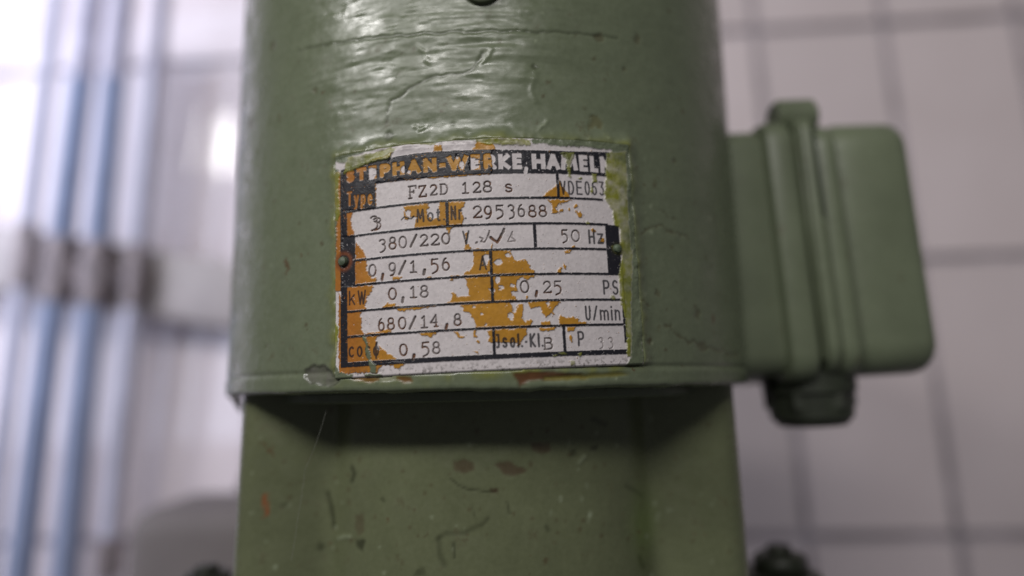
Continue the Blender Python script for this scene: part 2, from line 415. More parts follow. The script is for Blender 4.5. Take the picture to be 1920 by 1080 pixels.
# photo point of each vertex so the traced marks land where they are seen
PX = X2*(1+h/RR); D_ = np.stack([X2, Y2+CAM_D, Z2], -1)
dep = D_@fw; SX = 960+F_PX*(D_@rt)/dep; SY = 540-F_PX*(D_@up)/dep; front = Y2 < .25
jx = 9*fbm(T*30, Z*30, 7); jy = 9*fbm(T*30, Z*30, 8)
def blot(pts, c, k, dz=-.0010, soft=4, jit=1.0):
    global h
    d = poly_sd(SX+jx*jit, SY+jy*jit, pts); m = sm(d, soft)*front; mix(col, c, m*k); h = h+dz*m
def scr(pts, wpx, c, k, dz=-.0010):
    global h
    d = line_d(SX+jx*.5, SY+jy*.5, pts); m = np.exp(-(d/wpx)**2)*front; mix(col, c, m*k); h = h+dz*m
BR = (.090, .062, .036)
blot([(850, 866), (870, 862), (890, 868), (892, 880), (872, 890), (853, 884)], BR, .75)
blot([(925, 868), (950, 864), (975, 874), (990, 882), (965, 892), (945, 888)], BR, .85)
blot([(995, 832), (1030, 830), (1035, 844), (1015, 852), (1000, 846)], BR, .75)
blot([(1068, 845), (1078, 842), (1082, 856), (1070, 856)], DARK, .6)
blot([(920, 915), (936, 916), (934, 924), (921, 923)], (.05, .025, .015), .9)
scr([(846, 898), (860, 910), (880, 918), (925, 922)], 2, DARK, .7)
scr([(660, 876), (664, 888), (658, 902)], 4, DARK, .8)
scr([(614, 925), (620, 950), (624, 990)], 3.2, DARK, .9, -.006)
blot([(664, 965), (680, 962), (682, 992), (672, 1004), (664, 990)], BR, .5)
blot([(666, 1010), (684, 1012), (680, 1035), (670, 1026)], DARK, .8)
blot([(595, 1018), (610, 1020), (604, 1034), (594, 1030)], DARK, .6)
blot([(491, 928), (500, 926), (503, 962), (495, 972)], (.28, .075, .02), .9)
scr([(526, 950), (536, 946)], 4, DARK, .5)
scr([(905, 985), (915, 972)], 4, DARK, .5); scr([(1025, 988), (1028, 994)], 4, DARK, .6)
scr([(820, 1012), (838, 1000), (870, 1000), (900, 985)], 5, DARK, .45)
scr([(822, 1010), (826, 1040), (832, 1060)], 6, DARK, .5); scr([(850, 1018), (852, 1045)], 3, DARK, .7)
blot([(780, 1066), (795, 1062), (800, 1080), (776, 1080)], DARK, .5)
scr([(1110, 840), (1118, 838)], 4, (.02, .02, .012), .8); scr([(1110, 785), (1135, 795)], 5, (.02, .02, .012), .6)
scr([(1200, 1045), (1206, 1062)], 6, DARK, .7); scr([(1175, 912), (1205, 930)], 4, DARK, .5)
scr([(635, 1010), (645, 1005), (655, 1006)], 3, PALE, .7, .004); scr([(1085, 868), (1096, 855)], 3, PALE, .5, .004)
scr([(715, 936), (718, 940)], 3, DARK, .7); scr([(950, 940), (955, 962)], 2, DARK, .6); scr([(885, 950), (892, 972)], 2, DARK, .4)
mix(col, (.17, .24, .07), np.exp(-((SX-1205)/22)**2-((SY-985)/60)**2)*.5*front)
for k in range(190):
    x, y, r_ = rng.uniform(470, 1390), rng.uniform(760, 1080), rng.uniform(1.2, 4)
    d = np.hypot(SX-x, (SY-y)*rng.uniform(.5, 1.4))-r_+jx*.35; mix(col, BROWN if k % 4 else PALE, sm(d, 3)*rng.uniform(.3, .8)*front)
rr = RR+h
VV = np.stack([rr*np.sin(T), -rr*np.cos(T), Z], -1)
link('lower_housing', grid_mesh('lower_housing', VV, col=col, wrap=True), M_paint_t, motor)

# ---- foot flange with lugs and bolts (only the lugs reach into view)
bm = bmesh.new(); tube(bm, [(0, 0, -1.36), (0, 0, -1.34), (0, 0, -1.12), (0, 0, -1.10)], [1.02, 1.05, 1.05, 1.02], 96); bm_obj('foot_flange', bm, M_paint, motor)
for (x, y, zt, k) in [(1.16, .02, -.755, 1), (-1.13, .02, -.765, -1)]:
    bm = bmesh.new(); tube(bm, [(x, y, -1.2), (x, y, zt-.04), (x, y, zt)], [.20, .17, .15], 28)
    rbox(bm, min(x, k*.80), max(x, k*.80), y-.11, y+.11, -1.15, zt-.05, .03, 2)
    lg = bm_obj('mounting_lug', bm, M_bolt, motor)
    bm = bmesh.new(); tube(bm, [(x, y, zt-.01), (x, y, zt+.055), (x, y, zt+.075)], [.105, .105, .085], 6)
    tube(bm, [(x, y, zt+.07), (x, y, zt+.10)], [.05, .045], 14); bm_obj('bolt', bm, M_bolt, lg, True, 25)

# ---- terminal box
def slab(bm, x0, x1, y0, y1, z0, z1, rc, rb, seg=8):
    """plate lying across x with rounded corners rc in the y-z outline and softened rims rb"""
    def ring(x, ins):
        out = []
        for (cy, cz, a0) in ((y1-rc, z1-rc, 0), (y0+rc, z1-rc, 90), (y0+rc, z0+rc, 180), (y1-rc, z0+rc, 270)):
            for i in range(seg+1):
                a = R(a0+90*i/seg); q = max(rc-ins, .001)
                out.append(bm.verts.new((x, cy+q*math.cos(a), cz+q*math.sin(a))))
        return out
    xs = [(x0, rb), (x0+rb*.3, rb*.3), (x0+rb, 0), (x1-rb, 0), (x1-rb*.62, rb*.07), (x1-rb*.3, rb*.3), (x1-rb*.07, rb*.62), (x1, rb)]
    rs = [ring(*q) for q in xs]
    for A, B in zip(rs[:-1], rs[1:]):
        for k in range(len(A)): bm.faces.new((A[k], A[(k+1) % len(A)], B[(k+1) % len(A)], B[k]))
    bm.faces.new(rs[0]); bm.faces.new(rs[-1])
YF = -.35
tb = None
bm = bmesh.new(); slab(bm, .80, 1.115, YF+.03, .32, .010, .99, .09, .02); tb = bm_obj('terminal_box', bm, M_paint, motor)
bm = bmesh.new(); slab(bm, 1.085, 1.205, YF-.015, .355, -.020, 1.015, .11, .035); bm_obj('box_flange', bm, M_paint, tb)
bm = bmesh.new(); slab(bm, 1.195, 1.232, YF+.012, .335, .02, 1.00, .10, .008); bm_obj('box_gasket', bm, M_gap, tb)
bm = bmesh.new(); slab(bm, 1.222, 1.285, YF-.02, .37, .000, 1.045, .12, .025); slab(bm, 1.28, 1.372, YF-.008, .36, -.012, 1.00, .12, .035); bm_obj('cover_rim', bm, M_paint, tb)
bm = bmesh.new(); slab(bm, 1.34, 1.690, YF+.015, .33, -.010, 1.012, .13, .075, 10); bm_obj('box_cover', bm, M_paint, tb)
tb.rotation_euler = (0, R(-1.9), 0); tb.location = (.022*S, 0, -.020*S)
# screw lugs standing above the rim and the slit beside them
bm = bmesh.new(); tube(bm, [(1.165, YF+.075, 1.03), (1.18, YF+.075, 1.03), (1.31, YF+.075, 1.03), (1.325, YF+.075, 1.03)], [.06, .075, .075, .06], 22)
bm_obj('cover_lug', bm, M_paint, tb)
bm = bmesh.new(); rbox(bm, 1.262, 1.276, YF-.026, YF+.0, .60, .95, .004, 1); bm_obj('cover_slot', bm, M_gap, tb)
bm = bmesh.new(); rbox(bm, 1.205, 1.216, YF-.018, YF+.02, .06, 1.0, .004, 1); bm_obj('cover_bead', bm, M_paint, tb)
bm = bmesh.new(); GX, GY = 1.25, -.12
tube(bm, [(GX, GY, .03), (GX, GY, -.060), (GX, GY, -.065), (GX, GY, -.155), (GX, GY, -.19), (GX, GY, -.195)], [.175, .175, .160, .155, .125, .07], 24)
tube(bm, [(GX, GY, -.055), (GX, GY, -.12)], [.172, .172], 6); bm_obj('cable_gland', bm, M_black, tb, True, 25)

# ------------------------------------------------------------------ nameplate: relief and print on one fine grid
step = .00128
us = np.arange(UL, UR_+step, step); vs = np.arange(VB, VT+step, step)
U, V = np.meshgrid(us, vs, indexing='ij')
wu = fbm(U*160, V*160, 301, 3)*.0085+fbm(U*45, V*45, 331, 2)*.006; wv = fbm(U*160, V*160, 311, 3)*.0085+fbm(U*45, V*45, 341, 2)*.006
wu2 = fbm(U*220, V*220, 401, 2)*.0022; wv2 = fbm(U*220, V*220, 411, 2)*.0022
ORG = {1: (620, 250), 2: (900, 250), 3: (620, 470), 4: (900, 470)}
K = 4.32
def c(i, *pts): return [(ORG[i][0]+x/K, ORG[i][1]+y/K) for x, y in pts]
def box_slice(P, pad=.02):
    i0, i1 = np.searchsorted(us, [P[:, 0].min()-pad, P[:, 0].max()+pad]); j0, j1 = np.searchsorted(vs, [P[:, 1].min()-pad, P[:, 1].max()+pad])
    return slice(max(i0, 0), max(i1, 1)), slice(max(j0, 0), max(j1, 1))
SOFT = .0022
def stamp(mask, pts, val=1.0, warp=1.0, soft=SOFT):
    P = uvp(pts); sl = box_slice(P)
    if mask[sl].size == 0: return
    d = poly_sd(U[sl]+wu[sl]*warp, V[sl]+wv[sl]*warp, P); m = sm(d, soft)
    mask[sl] = np.maximum(mask[sl], m) if val else mask[sl]*(1-m)
def ell(i, x, y, rx, ry, n=12): return c(i, *[(x+rx*math.cos(2*math.pi*k/n), y+ry*math.sin(2*math.pi*k/n)) for k in range(n)])
orange = np.zeros(U.shape)
ORANGE = [
 c(1, (60, 330), (118, 330), (118, 1080), (60, 1080)), c(3, (60, 0), (120, 0), (120, 330), (60, 330)), c(3, (86, 425), (120, 425), (120, 985), (86, 985)),
 c(1, (118, 640), (205, 640), (185, 700), (190, 770), (222, 838), (118, 838)),
 c(1, (218, 895), (240, 908), (275, 960), (300, 1020), (305, 1085), (218, 1085)),
 c(3, (218, 0), (285, 0), (302, 60), (312, 150), (325, 195), (350, 222), (385, 225), (385, 270), (218, 290)),
 c(1, (600, 598), (690, 590), (800, 578), (802, 610), (785, 640), (782, 670), (800, 690), (840, 702), (878, 690), (890, 655), (885, 572), (1088, 560), (1085, 590), (1060, 630), (1082, 680), (1066, 745), (690, 778), (685, 740), (708, 700), (655, 690), (640, 655), (610, 640)),
 c(1, (605, 640), (640, 690), (628, 720), (605, 700)),
 c(1, (940, 760), (1000, 755), (985, 790), (970, 825), (955, 800)), c(1, (1095, 905), (1125, 905), (1142, 950), (1082, 950)), c(1, (1092, 820), (1106, 820), (1104, 900), (1096, 900)),
 c(1, (1165, 965), (1300, 950), (1300, 1085), (1165, 1085), (1175, 1040), (1160, 1000)),
 c(3, (1160, 0), (1300, 0), (1300, 205), (1085, 218), (1095, 190), (1130, 165), (1152, 120), (1162, 60)),
 c(2, (95, 960), (245, 955), (250, 990), (265, 1020), (300, 1045), (350, 1035), (380, 1060), (400, 1085), (0, 1085), (0, 965)),
 c(4, (0, 5), (240, 5), (250, 40), (290, 88), (345, 88), (370, 110), (398, 150), (432, 165), (442, 195), (380, 200), (0, 210)),
 c(3, (1088, 222), (1300, 205), (1300, 425), (925, 440), (980, 405), (985, 350), (1010, 346), (1022, 375), (1130, 380), (1130, 310), (1105, 280), (1102, 250)),
 c(4, (0, 208), (452, 205), (400, 235), (372, 242), (335, 220), (300, 248), (290, 290), (310, 330), (258, 342), (255, 372), (300, 400), (290, 415), (0, 425)),
 ell(4, 376, 382, 11, 14),
 c(3, (1055, 440), (1300, 420), (1300, 635), (1180, 640), (1180, 600), (1160, 560), (1140, 520), (1095, 500), (1078, 480)),
 c(4, (0, 425), (245, 415), (258, 450), (268, 500), (290, 505), (305, 445), (348, 435), (335, 490), (340, 545), (360, 585), (385, 560), (412, 575), (410, 620), (0, 640)),
 c(4, (385, 420), (645, 412), (600, 462), (575, 510), (525, 552), (498, 500), (470, 455), (405, 475)), c(4, (575, 480), (588, 480), (592, 525), (580, 530)),
 c(4, (488, 575), (550, 578), (562, 610), (485, 612)),
 c(4, (640, 515), (655, 540), (700, 545), (740, 540), (795, 560), (782, 580), (850, 590), (842, 606), (625, 612), (630, 560)),
 c(3, (425, 468), (482, 428), (530, 432), (545, 452), (592, 458)), c(3, (530, 472), (860, 445), (850, 462), (700, 478), (560, 492)),
 c(3, (290, 670), (470, 645), (500, 640), (495, 662), (400, 688)), c(3, (720, 668), (890, 645), (850, 680), (812, 702), (755, 682)),
 c(3, (118, 300), (365, 285), (350, 340), (312, 380), (302, 450), (298, 490), (118, 500)), c(3, (118, 495), (285, 485), (265, 515), (272, 640), (290, 670), (282, 690), (118, 705)),
 c(3, (118, 700), (402, 688), (385, 725), (392, 800), (440, 805), (500, 850), (545, 868), (560, 895), (118, 930)),
 c(3, (86, 925), (600, 895), (606, 920), (565, 962), (480, 922), (430, 928), (385, 990), (86, 995)),
 c(3, (1012, 655), (1040, 660), (1048, 685), (1082, 705), (1060, 716), (1030, 700)), c(3, (1160, 650), (1175, 650), (1182, 700), (1160, 702)), ell(3, 1192, 740, 9, 10), c(3, (1162, 815), (1195, 820), (1192, 836)),
 c(3, (800, 215), (830, 215), (825, 235), (790, 230)), c(3, (510, 215), (580, 215), (570, 240), (520, 238)), c(3, (968, 225), (1000, 225), (995, 245), (970, 240)),
 c(3, (975, 205), (1090, 210), (1090, 218), (975, 225)),
 c(3, (440, 805), (405, 800), (400, 760), (425, 790)),
 c(4, (65, 648), (378, 628), (375, 678), (345, 700), (330, 742), (105, 745), (60, 742), (82, 700)), c(4, (470, 630), (605, 620), (590, 650), (480, 656)), c(4, (690, 622), (772, 618), (745, 650), (702, 652)),
 c(4, (712, 690), (722, 680), (735, 740), (722, 745)), c(4, (300, 735), (318, 735), (320, 760), (295, 770)),
 c(2, (498, 522), (600, 430), (630, 395), (650, 440), (700, 500), (722, 525), (620, 530)), c(2, (530, 548), (735, 548), (620, 590), (602, 618), (638, 652), (568, 655), (582, 612), (570, 580)),
 ell(2, 652, 636, 13, 16), ell(2, 712, 628, 11, 16), ell(2, 765, 596, 18, 12), c(2, (755, 632), (785, 650), (812, 635), (815, 660), (800, 698), (782, 690)),
 c(2, (668, 955), (725, 955), (715, 970), (675, 972)), c(4, (608, 188), (640, 140), (652, 148), (645, 185)), c(4, (665, 100), (692, 130), (688, 158), (670, 150)),
 c(2, (880, 790), (900, 770), (925, 800), (905, 815)), ell(2, 972, 870, 16, 16), ell(2, 738, 925, 14, 8), c(2, (90, 910), (100, 890), (105, 940), (90, 945)),
 c(1, (118, 500), (118, 330), (500, 170), (1120, 110), (1300, 120), (1300, 345), (900, 365), (378, 412), (378, 500)), c(1, (118, 400), (380, 400), (380, 620), (118, 640)),
 c(1, (842, 110), (908, 110), (912, 168), (845, 180)), c(1, (1145, 155), (1190, 92), (1300, 85), (1300, 145)), c(2, (0, 140), (0, 95), (100, 100), (130, 145)),
 c(1, (1130, 180), (1232, 165), (1215, 190), (1130, 200)), c(2, (22, 165), (42, 200), (52, 305), (20, 320)), c(2, (540, 155), (600, 155), (590, 175), (545, 172)), c(2, (640, 165), (680, 165), (670, 185)),
 c(3, (86, 330), (112, 430), (86, 470)),
]
HOLES = [ell(1, 642, 652, 24, 26), ell(3, 1262, 78, 22, 45), ell(4, 45, 75, 26, 44), ell(4, 150, 103, 34, 26), ell(4, 225, 40, 20, 20), ell(4, 80, 190, 12, 10),
 ell(4, 142, 245, 21, 32), ell(4, 258, 285, 19, 18), ell(4, 170, 303, 17, 15), ell(4, 101, 328, 19, 24), ell(4, 242, 533, 29, 31), ell(4, 16, 515, 9, 10), ell(4, 45, 600, 8, 6), ell(3, 1165, 455, 16, 12), ell(4, 350, 425, 15, 14), ell(3, 1225, 512, 10, 12), ell(3, 1285, 325, 9, 12),
 c(1, (322, 300), (345, 285), (395, 300), (365, 400), (322, 398)), ell(1, 599, 305, 20, 32), ell(1, 645, 325, 12, 16), ell(1, 1025, 202, 16, 18), ell(1, 1066, 265, 22, 34),
 c(1, (1128, 205), (1205, 220), (1200, 300), (1128, 312)), c(4, (520, 425), (545, 420), (560, 440), (530, 455))]
for p in ORANGE: stamp(orange, p)
for p in HOLES: stamp(orange, p, 0)
stamp(orange, c(1, (470, 250), (530, 150), (600, 90), (840, 60), (840, 165), (700, 180), (560, 205)), 0)
stamp(orange, c(1, (912, 168), (905, 118), (990, 80), (1185, 70), (1148, 155)), 0)
orange = np.maximum(orange, sm(-(fbm(U*260, V*260, 77, 2)-.40), .05)*.8)
orange *= 1-sm(-(fbm(U*200, V*200, 79, 3)-.36), .04)*.8

# ---- black print
black = np.zeros(U.shape)
def rect(u0, u1, v0, v1):
    i0, i1 = np.searchsorted(us, [u0-.01, u1+.01]); j0, j1 = np.searchsorted(vs, [v0-.01, v1+.01]); sl = (slice(i0, i1), slice(j0, j1))
    x, y = U[sl]+wu2[sl], V[sl]+wv2[sl]
    d = np.maximum(np.maximum(u0-x, x-u1), np.maximum(v0-y, y-v1)); black[sl] = np.maximum(black[sl], sm(d, .0018))
HV = [.637, .5775, .508, .4365, .3663, .297, .2258, .1573, .0826]
ub = -.3965; uo = uv(708, 380)[0]; u9 = uv(*c(1, (217, 900))[0])[0]; ur = .3880
th_ = .0036
_h = np.array([uv(*q) for q in [(650, 320), (673, 310), (736, 297), (828, 287), (919, 284), (1030, 284), (1131, 287.5)]]); HT = np.polyfit(_h[:, 0], _h[:, 1], 3)
x_, y_ = U+wu2, V+wv2
d_ = np.maximum(np.maximum(ub-.012-x_, x_-(ur-.020)), np.maximum(HV[1]-.001-y_, y_-np.polyval(HT, U))); black = np.maximum(black, sm(d_, .0018))
rect(ub-.012, uo, HV[2], HV[1])
UB1 = uv(1132, 450)[0]; UB2 = uv(1158, 460)[0]
rect(ub-.012, ub+.010, HV[8]-.006, HV[1])
rect(ub-.012, u9, HV[5], HV[3])
rect(UB1, UB2, HV[5], HV[3])
for k, (a, b) in {2: (ub, UB1), 3: (ub, UB1+.01), 4: (ub, UB1), 5: (ub, UB2), 6: (ub, UB2), 7: (ub, ur-.012)}.items(): rect(a, b, HV[k]-th_, HV[k]+th_)
rect(ub-.012, ur, HV[8]-.0068, HV[8]+.0068)
rect(UB2-.004, UB2+.002, HV[6], HV[5]); rect(ur-.014, ur-.004, HV[7]-.05, HV[6]); rect(ur-.006, ur+.002, HV[8], HV[7]-.04)
for x, y, a, b, w_ in [(1043.5, 350, 2, 1, .0042), (840, 402, 3, 2, .0045), (1001.5, 445, 4, 3, .0045), (921.5, 515, 6, 4, .0040), (926, 640, 8, 7, .0040), (1056, 640, 8, 7, .0042)]:
    u_ = uv(x, y)[0]; rect(u_-w_, u_+w_, HV[a], HV[b])

# ---- lettering as single strokes, each glyph in a unit box
def A(cx, cy, rx, ry, a0, a1, n=14): return [(cx+rx*math.cos(R(a0+(a1-a0)*i/n)), cy+ry*math.sin(R(a0+(a1-a0)*i/n))) for i in range(n+1)]
O_ = [A(.5, .5, .5, .5, 90, 450, 28)]
G = {
 'S': [A(.5, .74, .44, .26, 35, 270)+A(.5, .25, .46, .25, 90, -150)], 'T': [[(0, 1), (1, 1)], [(.5, 1), (.5, 0)]],
 'E': [[(1, 1), (0, 1), (0, 0), (1, 0)], [(0, .52), (.9, .52)]], 'P': [[(0, 0), (0, 1), (.55, 1)]+A(.55, .73, .45, .27, 90, -90)+[(0, .46)]],
 'H': [[(0, 0), (0, 1)], [(1, 0), (1, 1)], [(0, .5), (1, .5)]], 'A': [[(0, 0), (.5, 1), (1, 0)], [(.2, .32), (.8, .32)]],
 'N': [[(0, 0), (0, 1), (1, 0), (1, 1)]], '-': [[(0, .38), (1, .38)]], 'W': [[(0, 1), (.27, 0), (.5, .9), (.73, 0), (1, 1)]],
 'R': [[(0, 0), (0, 1), (.5, 1)]+A(.5, .72, .42, .28, 90, -90)+[(0, .44)], [(.45, .44), (1, 0)]], 'K': [[(0, 0), (0, 1)], [(.95, 1), (.08, .5), (1, 0)]],
 ',': [[(.8, 1), (.2, 0)]], 'M': [[(0, 0), (.12, 1), (.5, .25), (.88, 1), (1, 0)]], 'L': [[(0, 1), (0, 0), (1, 0)]],
 'V': [[(0, 1), (.5, 0), (1, 1)]], 'D': [[(0, 0), (0, 1), (.4, 1)]+A(.4, .5, .6, .5, 90, -90)+[(0, 0)]], '0': O_, 'O': O_,
 '5': [[(.92, 1), (.18, 1), (.1, .56)]+A(.48, .33, .50, .31, 130, -145)], '3': [[(.05, 1), (.92, 1), (.45, .60)]+A(.45, .30, .5, .30, 85, -140)],
 't3': [A(.5, .78, .38, .22, 150, -70)+A(.42, .30, .48, .32, 75, -75)+[(.25, -.06)]],
 't5': [[(.92, 1), (.14, .98), (.10, .58)]+A(.42, .32, .50, .34, 115, -60)+[(.2, -.10)]],
 '2': [A(.5, .72, .44, .28, 165, -25)+[(.04, .02), (1, .02)], [(1, .02), (1, .12)]], '8': [A(.5, .755, .38, .245, 90, 450, 22), A(.5, .27, .48, .27, 90, 450, 24)],
 '1': [[(.12, .80), (.5, 1), (.5, .02)], [(.05, .01), (.95, .01)]], '9': [A(.52, .66, .44, .34, 0, 360, 24), A(.42, .62, .54, .66, 10, -70)+[(.25, -.05)]],
 '6': [A(.50, .33, .46, .33, 0, 360, 24), A(.70, .36, .66, .66, 178, 105)], '4': [[(.85, .34), (.0, .34), (.72, 1), (.72, 0)], [(.5, .0), (.95, .0)]],
 '/': [[(0, 0), (1, 1)]], 'F': [[(.18, 0), (.18, 1), (1, 1), (1, .8)], [(.18, .52), (.7, .52)], [(.7, .62), (.7, .42)], [(0, 0), (.42, 0)], [(0, 1), (.18, 1)]],
 'Z': [[(.04, .82), (.06, 1), (.94, 1), (.02, 0), (1, 0), (1, .18)]], 'tD': [[(.12, 0), (.12, 1)], [(0, 1), (.45, 1)]+A(.45, .5, .52, .5, 90, -90)+[(0, 0)]],
 's': [A(.5, .735, .40, .22, 25, 270, 12)+A(.5, .25, .44, .24, 90, -155, 12)], 'B': [[(.1, 0), (.1, 1), (.5, 1)]+A(.5, .77, .36, .23, 90, -90)+[(.1, .54), (.5, .54)]+A(.5, .27, .42, .27, 90, -90)+[(0, 0)]],
 # lower case of the printed labels; 1 is the cap height
 'y': [[(0, .7), (.5, 0)], [(1, .7), (.35, -.27), (0, -.27)]], 'p': [[(0, .7), (0, -.27)], A(.48, .35, .48, .35, 90, 450, 20)], 'e': [[(.02, .37), (.97, .37)]+A(.5, .35, .48, .35, 3, 315, 18)],
 'o': [A(.5, .35, .48, .35, 90, 450, 20)], 't': [[(.35, .95), (.35, .12), (.55, 0), (.95, 0)], [(0, .7), (.9, .7)]], '.': [[(.4, .04), (.6, .04)]], 'r': [[(0, 0), (0, .7)], [(0, .45), (.3, .66), (.95, .68)]],
 'k': [[(0, 0), (0, 1)], [(.9, .7), (.08, .3)], [(.35, .45), (1, 0)]], 'z': [[(0, .7), (1, .7), (0, 0), (1, 0)]], 'c': [A(.55, .35, .5, .35, 50, 310, 18)],
 'ls': [A(.5, .53, .42, .17, 25, 270, 12)+A(.5, .18, .45, .18, 90, -155, 12)], 'phi': [A(.5, .32, .5, .33, 90, 450, 20), [(.62, 1.0), (.5, .7), (.5, -.22)]],
 'm': [[(0, 0), (0, .7)], [(0, .5)]+A(.25, .48, .25, .2, 150, 0, 8)+[(.5, 0)], [(.5, .5)]+A(.75, .48, .25, .2, 150, 0, 8)+[(1, 0)]], 'i': [[(.5, 0), (.5, .7)], [(.5, .93), (.5, .97)]],
 'n': [[(0, 0), (0, .7)], [(0, .45)]+A(.5, .45, .5, .24, 160, 0, 10)+[(1, 0)]], 'l': [[(.5, 0), (.5, 1)]], ']': [[(0, 1), (.9, 1), (.9, .1), (.7, 0), (0, 0)]],
 'U': [[(0, 1), (0, .3)]+A(.5, .3, .5, .3, 180, 360)+[(1, 1)]], '~': [[(0, .35), (.2, .55), (.4, .52), (.6, .38), (.8, .35), (1, .55)]],
}
def glyph(target, ch, bx, wid, depth=None, amp=1.0, sq=False):
    """bx = photo box (x0, ytop, x1, ybase); wid = stroke width in plate units"""
    x0, y0, x1, y1 = bx
    bl = np.array(uv(x0, y1)); brr = np.array(uv(x1, y1)); tl = np.array(uv(x0, y0))
    hgt = abs(tl[1]-bl[1]); vb = (bl[1]+brr[1])/2; u0, u1 = (bl[0]+tl[0])/2, (brr[0]+uv(x1, y0)[0])/2
    in_ = wid/2
    for st in G[ch]:
        P = np.array([(u0+in_+(u1-u0-wid)*p[0], vb+in_+(hgt-wid)*p[1]) for p in st])
        sl = box_slice(P, wid+.004)
        if target[sl].size == 0: continue
        x, y = U[sl]+wu2[sl]*.6, V[sl]+wv2[sl]*.6
        if sq:
            d = np.full(x.shape, 9.0)
            for i, (p, q) in enumerate(zip(P[:-1], P[1:])):
                e = q-p; L = np.hypot(*e)+1e-9; e = e/L
                s_ = (x-p[0])*e[0]+(y-p[1])*e[1]; n_ = abs((x-p[0])*-e[1]+(y-p[1])*e[0])
                ext = wid*.42
                d = np.minimum(d, np.maximum(n_-wid/2, np.maximum(-s_-ext, s_-L-ext)))
        else: d = line_d(x, y, P)-wid/2
        m = sm(d, .0016)*amp
        target[sl] = np.maximum(target[sl], m)
def cb(i, x0, y0, x1, y1): (a, b), (e, f) = c(i, (x0, y0), (x1, y1)); return (a, b, e, f)
head = np.zeros(U.shape)
HD = [('S', 1, 148, 218), ('T', 1, 228, 312), ('E', 1, 326, 392), ('P', 1, 415, 500), ('H', 1, 515, 610), ('A', 1, 630, 742), ('N', 1, 760, 866), ('-', 1, 885, 940), ('W', 1, 948, 1118), ('E', 1, 1136, 1214),
      ('R', 1, 1238, 1340), ('K', 2, 145, 242), ('E', 2, 257, 335), ('H', 2, 412, 520), ('A', 2, 528, 636), ('M', 2, 642, 776), ('E', 2, 790, 860), ('L', 2, 876, 942), ('N', 2, 958, 1045)]
_b = np.array([uv(663, 345), uv(807.5, 326), uv(918.5, 320.6), uv(1091, 323.6)]); _t = np.array([uv(663, 321), uv(807.5, 299), uv(918.5, 291.2), uv(1091, 293)])
PB, PT = np.polyfit(_b[:, 0], _b[:, 1], 2), np.polyfit(_t[:, 0], _t[:, 1], 2); vb_ = HV[1]+.010
def inv(u, v):                 # plate coordinates -> photo, for the header row boxes
    thh = u*cR-v*sR; z_ = u*sR+v*cR; D = np.array([math.sin(thh), -math.cos(thh)+CAM_D, z_]); q = D@fw
    return 960+F_PX*(D@rt)/q, 540-F_PX*(D@up)/q
for ch, i, a, b in HD:
    xa, xb = ORG[i][0]+a/K, ORG[i][0]+b/K; um = uv((xa+xb)/2, 310)[0]
    yb_, yt_ = inv(um, np.polyval(PB, um))[1], inv(um, np.polyval(PT, um))[1]
    glyph(head, ch, (xa, yt_, xb, yb_), .0124, sq=ch not in 'SPR')
glyph(head, ',', (ORG[2][0]+345/K, inv(.0, vb_+.012)[1], ORG[2][0]+386/K, inv(.0, vb_-.010)[1]), .010)
TYPE = np.zeros(U.shape)
def row(target, chars, x0, x1, top, base, wid, slope=0.0, wd=None):
    wid *= 1.2
    ws = [(wd or {}).get(ch, 1.0) for ch in chars]; gap = .32; tot = sum(ws)+gap*(len(ws)-1); x = x0; k = (x1-x0)/tot
    for ch, w_ in zip(chars, ws):
        xm = x+w_*k/2-x0; glyph(target, ch, (x, top+slope*xm, x+w_*k, base+slope*xm), wid); x += (w_+gap)*k
row(head, ['T', 'y', 'p', 'e'], 656, 703, 362, 389.5, .0052, -.07)
lab = np.zeros(U.shape)
N = {'i': .35, 'l': .3, '.': .3, '-': .5, 'm': 1.6, 'M': 1.2, 'W': 1.3, '/': .9, 'r': .75, 't': .7, ']': .7, '~': 1.5, 'K': 1.1}
row(lab, ['V', 'D', 'E'], 1047.5, 1089, 341, 367.5, .0042, .01); row(lab, ['0', '5', '3'], 1093, 1129.5, 341.5, 368.5, .0042, .02)
glyph(lab, '~', (754, 398, 780, 421), .0040)
row(lab, ['M', 'o', 't', '.'], 783, 836, 394.5, 420, .0046, -.07, N); row(lab, ['N', 'r', '.'], 846, 875, 388, 415.5, .0046, -.05, N)
glyph(lab, 'V', (867.5, 433.5, 881.5, 461), .0048); row(lab, ['H', 'z'], 1100, 1128, 432, 459.5, .0050)
glyph(lab, 'A', (898, 480.5, 913, 508.5), .0048); row(lab, ['k', 'W'], 659, 691, 546, 574, .0042, -.05, N)
row(lab, ['P', 'S'], 1127, 1156, 526, 554, .0048, 0); row(lab, ['U', '/', 'm', 'i', 'n'], 1094, 1159, 573.5, 602, .0046, 0, N)
row(lab, ['c', 'o', 'ls', 'phi'], 658, 715, 643, 671, .0046, -.05); row(lab, [']', 'ls', 'o', 'l', '.', '-', 'K', 'l', '.'], 929.5, 1017, 626.5, 653.5, .0050, -.02, N)
glyph(lab, 'P', (1080.5, 621, 1093, 650), .0054)
st = np.zeros(U.shape); rs = np.zeros(U.shape)       # stamped marks, and the rusty ones among them
SW = .0040
